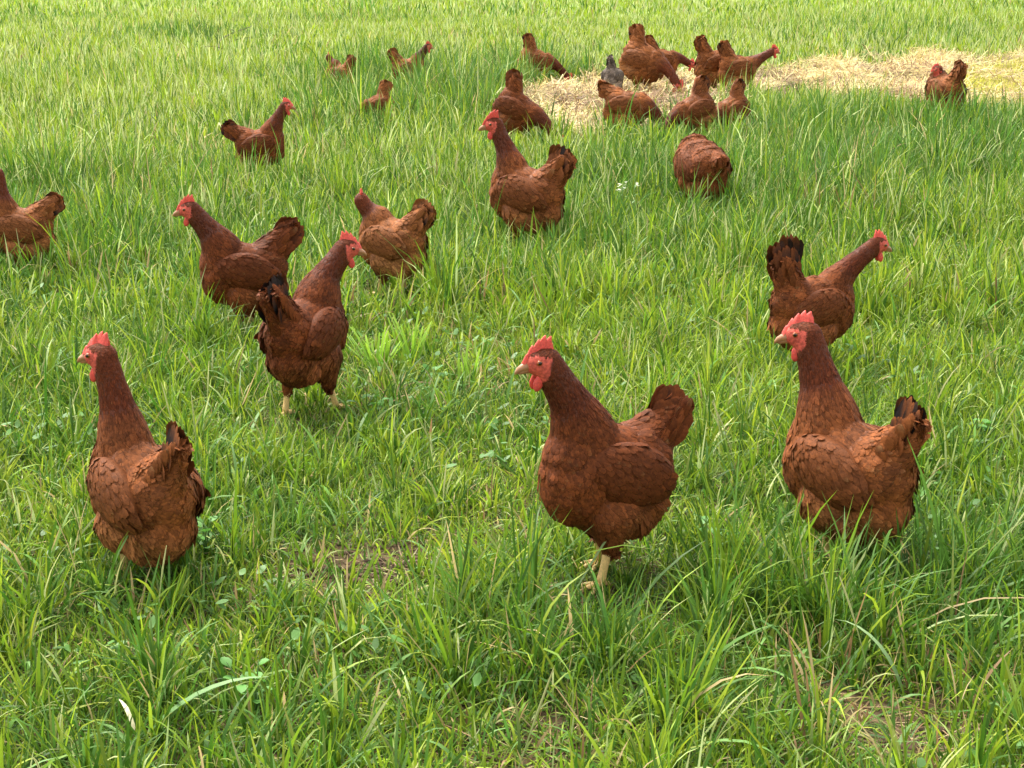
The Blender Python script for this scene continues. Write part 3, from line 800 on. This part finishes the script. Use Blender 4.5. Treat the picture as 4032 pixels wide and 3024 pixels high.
# dry thatch lying in the sward
def thatch():
    parts = []
    for y0, y1, dn, L0, w0 in ((1.7, 5.2, 260, .07, .0022), (5.2, 11, 90, .10, .004), (11, 20, 20, .16, .009)):
        x, y = scatter(y0, y1, dn); n = len(x); Lf, Df, T, _b = field(x, y)
        keep = R.rand(n) < np.clip(.10 + 2 * T, 0, 1); x, y, T = x[keep], y[keep], T[keep]; n = len(x)
        C = np.where(R.rand(n, 1) < .5, TAN * 1.05, BROWN * 1.2) * R.uniform(.6, 1.25, (n, 1))
        parts.append(blades(x, y, L0 * R.uniform(.5, 1.6, n), w0 * R.uniform(.7, 1.5, n), R.uniform(0, 6.28, n), R.uniform(1.1, 1.56, n), R.uniform(-.5, .6, n), C, C, 4))
    x0, y0 = P(395, 572); n = 900
    for px, py, cnt, rr in ((400, 570, 110, .09), (880, 738, 160, .14), (560, 748, 80, .16), (960, 690, 50, .12)):
        cx, c_y = P(px, py); n = cnt
        x = cx + R.normal(0, rr * .6, n); y = c_y + R.normal(0, rr * .8, n)
        C = np.where(R.rand(n, 1) < .15, TAN * .7, BROWN) * R.uniform(.5, 1.2, (n, 1))
        parts.append(blades(x, y, R.uniform(.02, .09, n), R.uniform(.0015, .004, n), R.uniform(0, 6.28, n), R.uniform(1.2, 1.56, n), R.uniform(-.4, .4, n), C, C, 3))
    V, F, C = join(parts); tag(build('dry_thatch', V, F, M_straw, C), 'dead tan grass lying between the green blades', 'dry grass', kind='stuff')
thatch()

# spread straw
def straw():
    parts = []
    lo = STRAW.min(0) - .5; hi = STRAW.max(0) + .5; hi[0] = min(hi[0], 7.5)
    area = (hi[0] - lo[0]) * (hi[1] - lo[1]); n = int(area * 2600)
    x = R.uniform(lo[0], hi[0], n); y = R.uniform(lo[1], hi[1], n); k = straw_mask(x, y); yl = in_poly(YELLOW, x, y, .2)
    thin = fbm(x, y, .35, 91); k &= (R.rand(n) < np.clip((thin - .30) * 4, .08, 1)) & (~yl | (R.rand(n) < .3))
    x, y, thin = x[k], y[k], thin[k]; n = len(x)
    z = terrain(x, y) + .035 * R.rand(n) + np.clip(thin - .3, 0, 1) * .26 * R.rand(n)
    C = np.array([.72, .57, .25]) * R.uniform(.6, 1.25, (n, 1)) * R.uniform(.95, 1.05, (n, 3))
    dkp = np.clip((noise2(x, y, .28, 95) - .45) * 2.2, 0, .7); dk = R.rand(n) < .18 + dkp; C[dk] = np.array([.26, .15, .075]) * R.uniform(.6, 1.2, (dk.sum(), 1))
    az = R.uniform(0, 6.28, n); L = R.uniform(.05, .19, n)
    th = R.normal(1.5, .22, n); bend = R.normal(0, .35, n)
    parts.append(blades(x, y, L, R.uniform(.0035, .0075, n), az, th, bend, C, C, 2, z0=z, wprof=np.ones(3)))
    up = R.rand(n) < .05
    parts.append(blades(x[up], y[up], L[up] * .8, R.uniform(.003, .006, up.sum()), az[up], R.uniform(.3, 1.2, up.sum()), bend[up], C[up] * 1.1, C[up] * 1.1, 2, z0=z[up], wprof=np.ones(3)))
    V, F, C = join(parts); print('STRAW', len(V)); tag(build('straw', V, F, M_straw, C), 'strip of loose pale straw spread over the grass', 'straw', kind='stuff')
    # the packed litter beneath the loose stalks
straw()

# ------------------------------------------------------------------ small plants
def leaf(acc, base, az, el, L, Wd, C, fold=.2, droop=.4):
    u = np.array([0, .15, .4, .7, .9, 1.0]); wp = np.array([.12, .55, 1, .8, .4, .03])
    th = el - droop * u
    ds = np.diff(u, prepend=0) * L
    h = np.cumsum(np.cos(th) * ds); v = np.cumsum(np.sin(th) * ds)
    ctr = base + np.stack([h * math.cos(az), h * math.sin(az), v], 1)
    s = np.array([-math.sin(az), math.cos(az), 0]); V = []
    for i in range(6):
        V += [ctr[i] - s * Wd * .5 * wp[i] + np.array([0, 0, fold * Wd * wp[i] * .5]), ctr[i], ctr[i] + s * Wd * .5 * wp[i] + np.array([0, 0, fold * Wd * wp[i] * .5])]
    Q = []
    for i in range(5):
        for j in range(2): a = i * 3 + j; Q.append([a, a + 1, a + 4, a + 3])
    acc.add(V, Q, None, np.asarray(C) * R.uniform(.85, 1.15))

def at(px, py):
    x, y = P(px, py); z = float(terrain(x, y)); x, y = P(px, py, z); return np.array([x, y, z])

def plant(name, px, py, label, cat, group, stems, leafs, Cl, Cs, hgt, spread, Ll, Wl, flowers=0):
    o0 = at(px, py); root = bpy.data.objects.new(name, None); col.objects.link(root); root.location = o0; root.empty_display_size = .05
    tag(root, label, cat, group)
    sa, la, fa = Acc(), Acc(), Acc()
    for i in range(stems):
        a = R.uniform(0, 6.28); sp = spread * R.uniform(.3, 1); h = hgt * R.uniform(.7, 1.05)
        pts = [np.array([math.cos(a) * sp * q ** 1.3, math.sin(a) * sp * q ** 1.3, h * q]) for q in np.linspace(0, 1, 6)]
        tube(sa, pts, np.linspace(.0022, .001, 6), Cs, 5)
        for j in range(leafs):
            q = (j + .6) / leafs; b = np.array([math.cos(a) * sp * q ** 1.3, math.sin(a) * sp * q ** 1.3, h * q])
            leaf(la, b, R.uniform(0, 6.28), R.uniform(.2, 1.0), Ll * R.uniform(.7, 1.2), Wl, Cl)
        for k in range(flowers):
            c = pts[-1] + R.normal(0, .008, 3)
            for m_ in range(5): leaf(fa, c, m_ * 1.257 + R.rand(), .5, .008, .006, (.85, .85, .70), droop=.2)
    if stems: sa.build('stem', M_leaf, root)
    la.build('leaf_cluster', M_leaf, root)
    if fa.n: fa.build('blossom', M_petal, root)
    return root

# bright lime fans of young blades beside the black tailed hen
def lime_tuft(px, py, label, n, L, spread, seed):
    rs = np.random.RandomState(seed); o0 = at(px, py)
    az = rs.uniform(0, 6.28, n); x = rs.normal(0, .018, n); y = rs.normal(0, .018, n)
    Cc = np.tile(np.array([.13, .30, .02]), (n, 1)) * rs.uniform(.85, 1.15, (n, 1)); T = np.tile(np.array([.34, .54, .05]), (n, 1)) * rs.uniform(.85, 1.1, (n, 1))
    az = np.where(np.cos(az) > 0, rs.normal(.3, .7, n), rs.normal(math.pi - .2, .7, n))
    V, Q, C = blades(x, y, L * rs.uniform(.6, 1.1, n), np.full(n, .0085), az, rs.uniform(.15, spread, n), rs.uniform(0, .25, n), Cc, T, 5, z0=np.zeros(n), twist=rs.uniform(-.4, .4, n),
                     wprof=np.array([.6, .9, 1, 1, .9, .55]))
    o = build('grass_tuft', V, [Q], M_leaf, C); o.location = o0; tag(o, label, 'grass tuft', 'bright lime grass tufts')
lime_tuft(377, 378, 'largest bright lime green tuft of blunt blades, right of the black tailed hen', 26, .20, .85, 5)
lime_tuft(412, 366, 'lime green tuft of upright blunt blades just right of the largest lime tuft', 20, .17, .5, 8)
lime_tuft(468, 392, 'thin lime green tuft left of the front middle hen', 12, .15, .35, 13)

for i, (px, py, lab) in enumerate(((375, 425, 'small round leaved clover patch below the lime tufts'), (290, 395, 'broad leaved seedling beside the bare yellow leg'),
                      (440, 395, 'clover patch left of the front middle hen'), (985, 448, 'clover patch in the grass at the right edge'),
                      (205, 560, 'clover patch just right of the front left hen'), (1000, 300, 'leafy weed at the right edge above the front right hen'),
                      (255, 715, 'clover patch in the bottom left beside the dry curled leaf'), (720, 560, 'clover patch right of the front middle hen'))):
    plant('clover', px, py, lab, 'clover', 'clover patches in the grass', 5, 4, (.10, .27, .04), (.10, .2, .05), .085, .06, .026, .02)
plant('flowering_weed', 627, 232, 'slender weed with tiny white blossoms between the two hens right of centre', 'weed', None, 4, 6, (.12, .25, .05), (.14, .24, .07), .26, .06, .03, .008, flowers=3)

def broad_blade(px, py, az, L, W_, lean, bend, Cc, Tc, name, label, cat):
    o0 = at(px, py)
    V, Q, C = blades(np.zeros(1), np.zeros(1), np.array([L]), np.array([W_]), np.array([az]), np.array([lean]), np.array([bend]), np.array([Cc]), np.array([Tc]), 8, z0=np.zeros(1), twist=np.zeros(1),
                     wprof=np.array([.35, .8, 1, 1, .95, .85, .65, .4, .08]))
    o = build(name, V, [Q], M_leaf if Cc[1] > Cc[0] else M_straw, C); o.location = o0 + np.array([0, 0, 0.0]); tag(o, label, cat)
broad_blade(140, 742, .12, .24, .014, .7, .95, (.12, .24, .07), (.20, .34, .12), 'grass_leaf', 'long broad pale green blade arching to the right at the bottom left', 'grass blade')
broad_blade(140, 745, 2.2, .10, .010, .5, 1.2, (.75, .68, .42), (.80, .72, .5), 'dead_leaf', 'curled cream coloured dead grass leaf at the bottom left', 'dead leaf')
broad_blade(570, 600, .55, .30, .006, .62, .25, (.16, .28, .08), (.40, .46, .2), 'grass_leaf', 'long thin blade crossing in front of the front middle hen', 'grass blade')
broad_blade(640, 560, 2.6, .22, .008, .5, .6, (.16, .28, .10), (.35, .45, .2), 'grass_leaf', 'broad blade leaning left over the feet of the front middle hen', 'grass blade')
broad_blade(905, 700, 2.3, .2, .010, .35, 1.5, (.16, .28, .10), (.30, .42, .2), 'grass_leaf', 'drooping pale blade beside the bare patch at the bottom right', 'grass blade')

# fallen twig in the upper left grass
def twig():
    o0 = at(222, 62); e0 = at(247, 34); d = e0 - o0; L = np.linalg.norm(d[:2]); root = Acc(); az = math.atan2(d[1], d[0])
    f = np.array([math.cos(az), math.sin(az), 0]); s = np.array([-f[1], f[0], 0])
    pts = [f * L * q * .9 + s * .12 * math.sin(q * 5) + np.array([0, 0, .07 + .07 * math.sin(q * 2.6)]) for q in np.linspace(0, 1, 9)]
    tube(root, pts, np.linspace(.013, .006, 9), (.07, .07, .035), 6)
    for q, a, l in ((.1, 1.2, .25), (.35, -1, .3), (.7, .9, .25)):
        b = f * L * q * .9 + np.array([0, 0, .10]); dv = f * math.cos(a) + s * math.sin(a) + np.array([0, 0, .25])
        tube(root, [b, b + dv * l * .5, b + dv * l + np.array([0, 0, -.04])], [.009, .006, .003], (.05, .055, .03), 5)
    o = root.build('fallen_twig', M_bark); o.location = o0; tag(o, 'dark fallen twig lying in the grass in the upper left', 'twig')
twig()
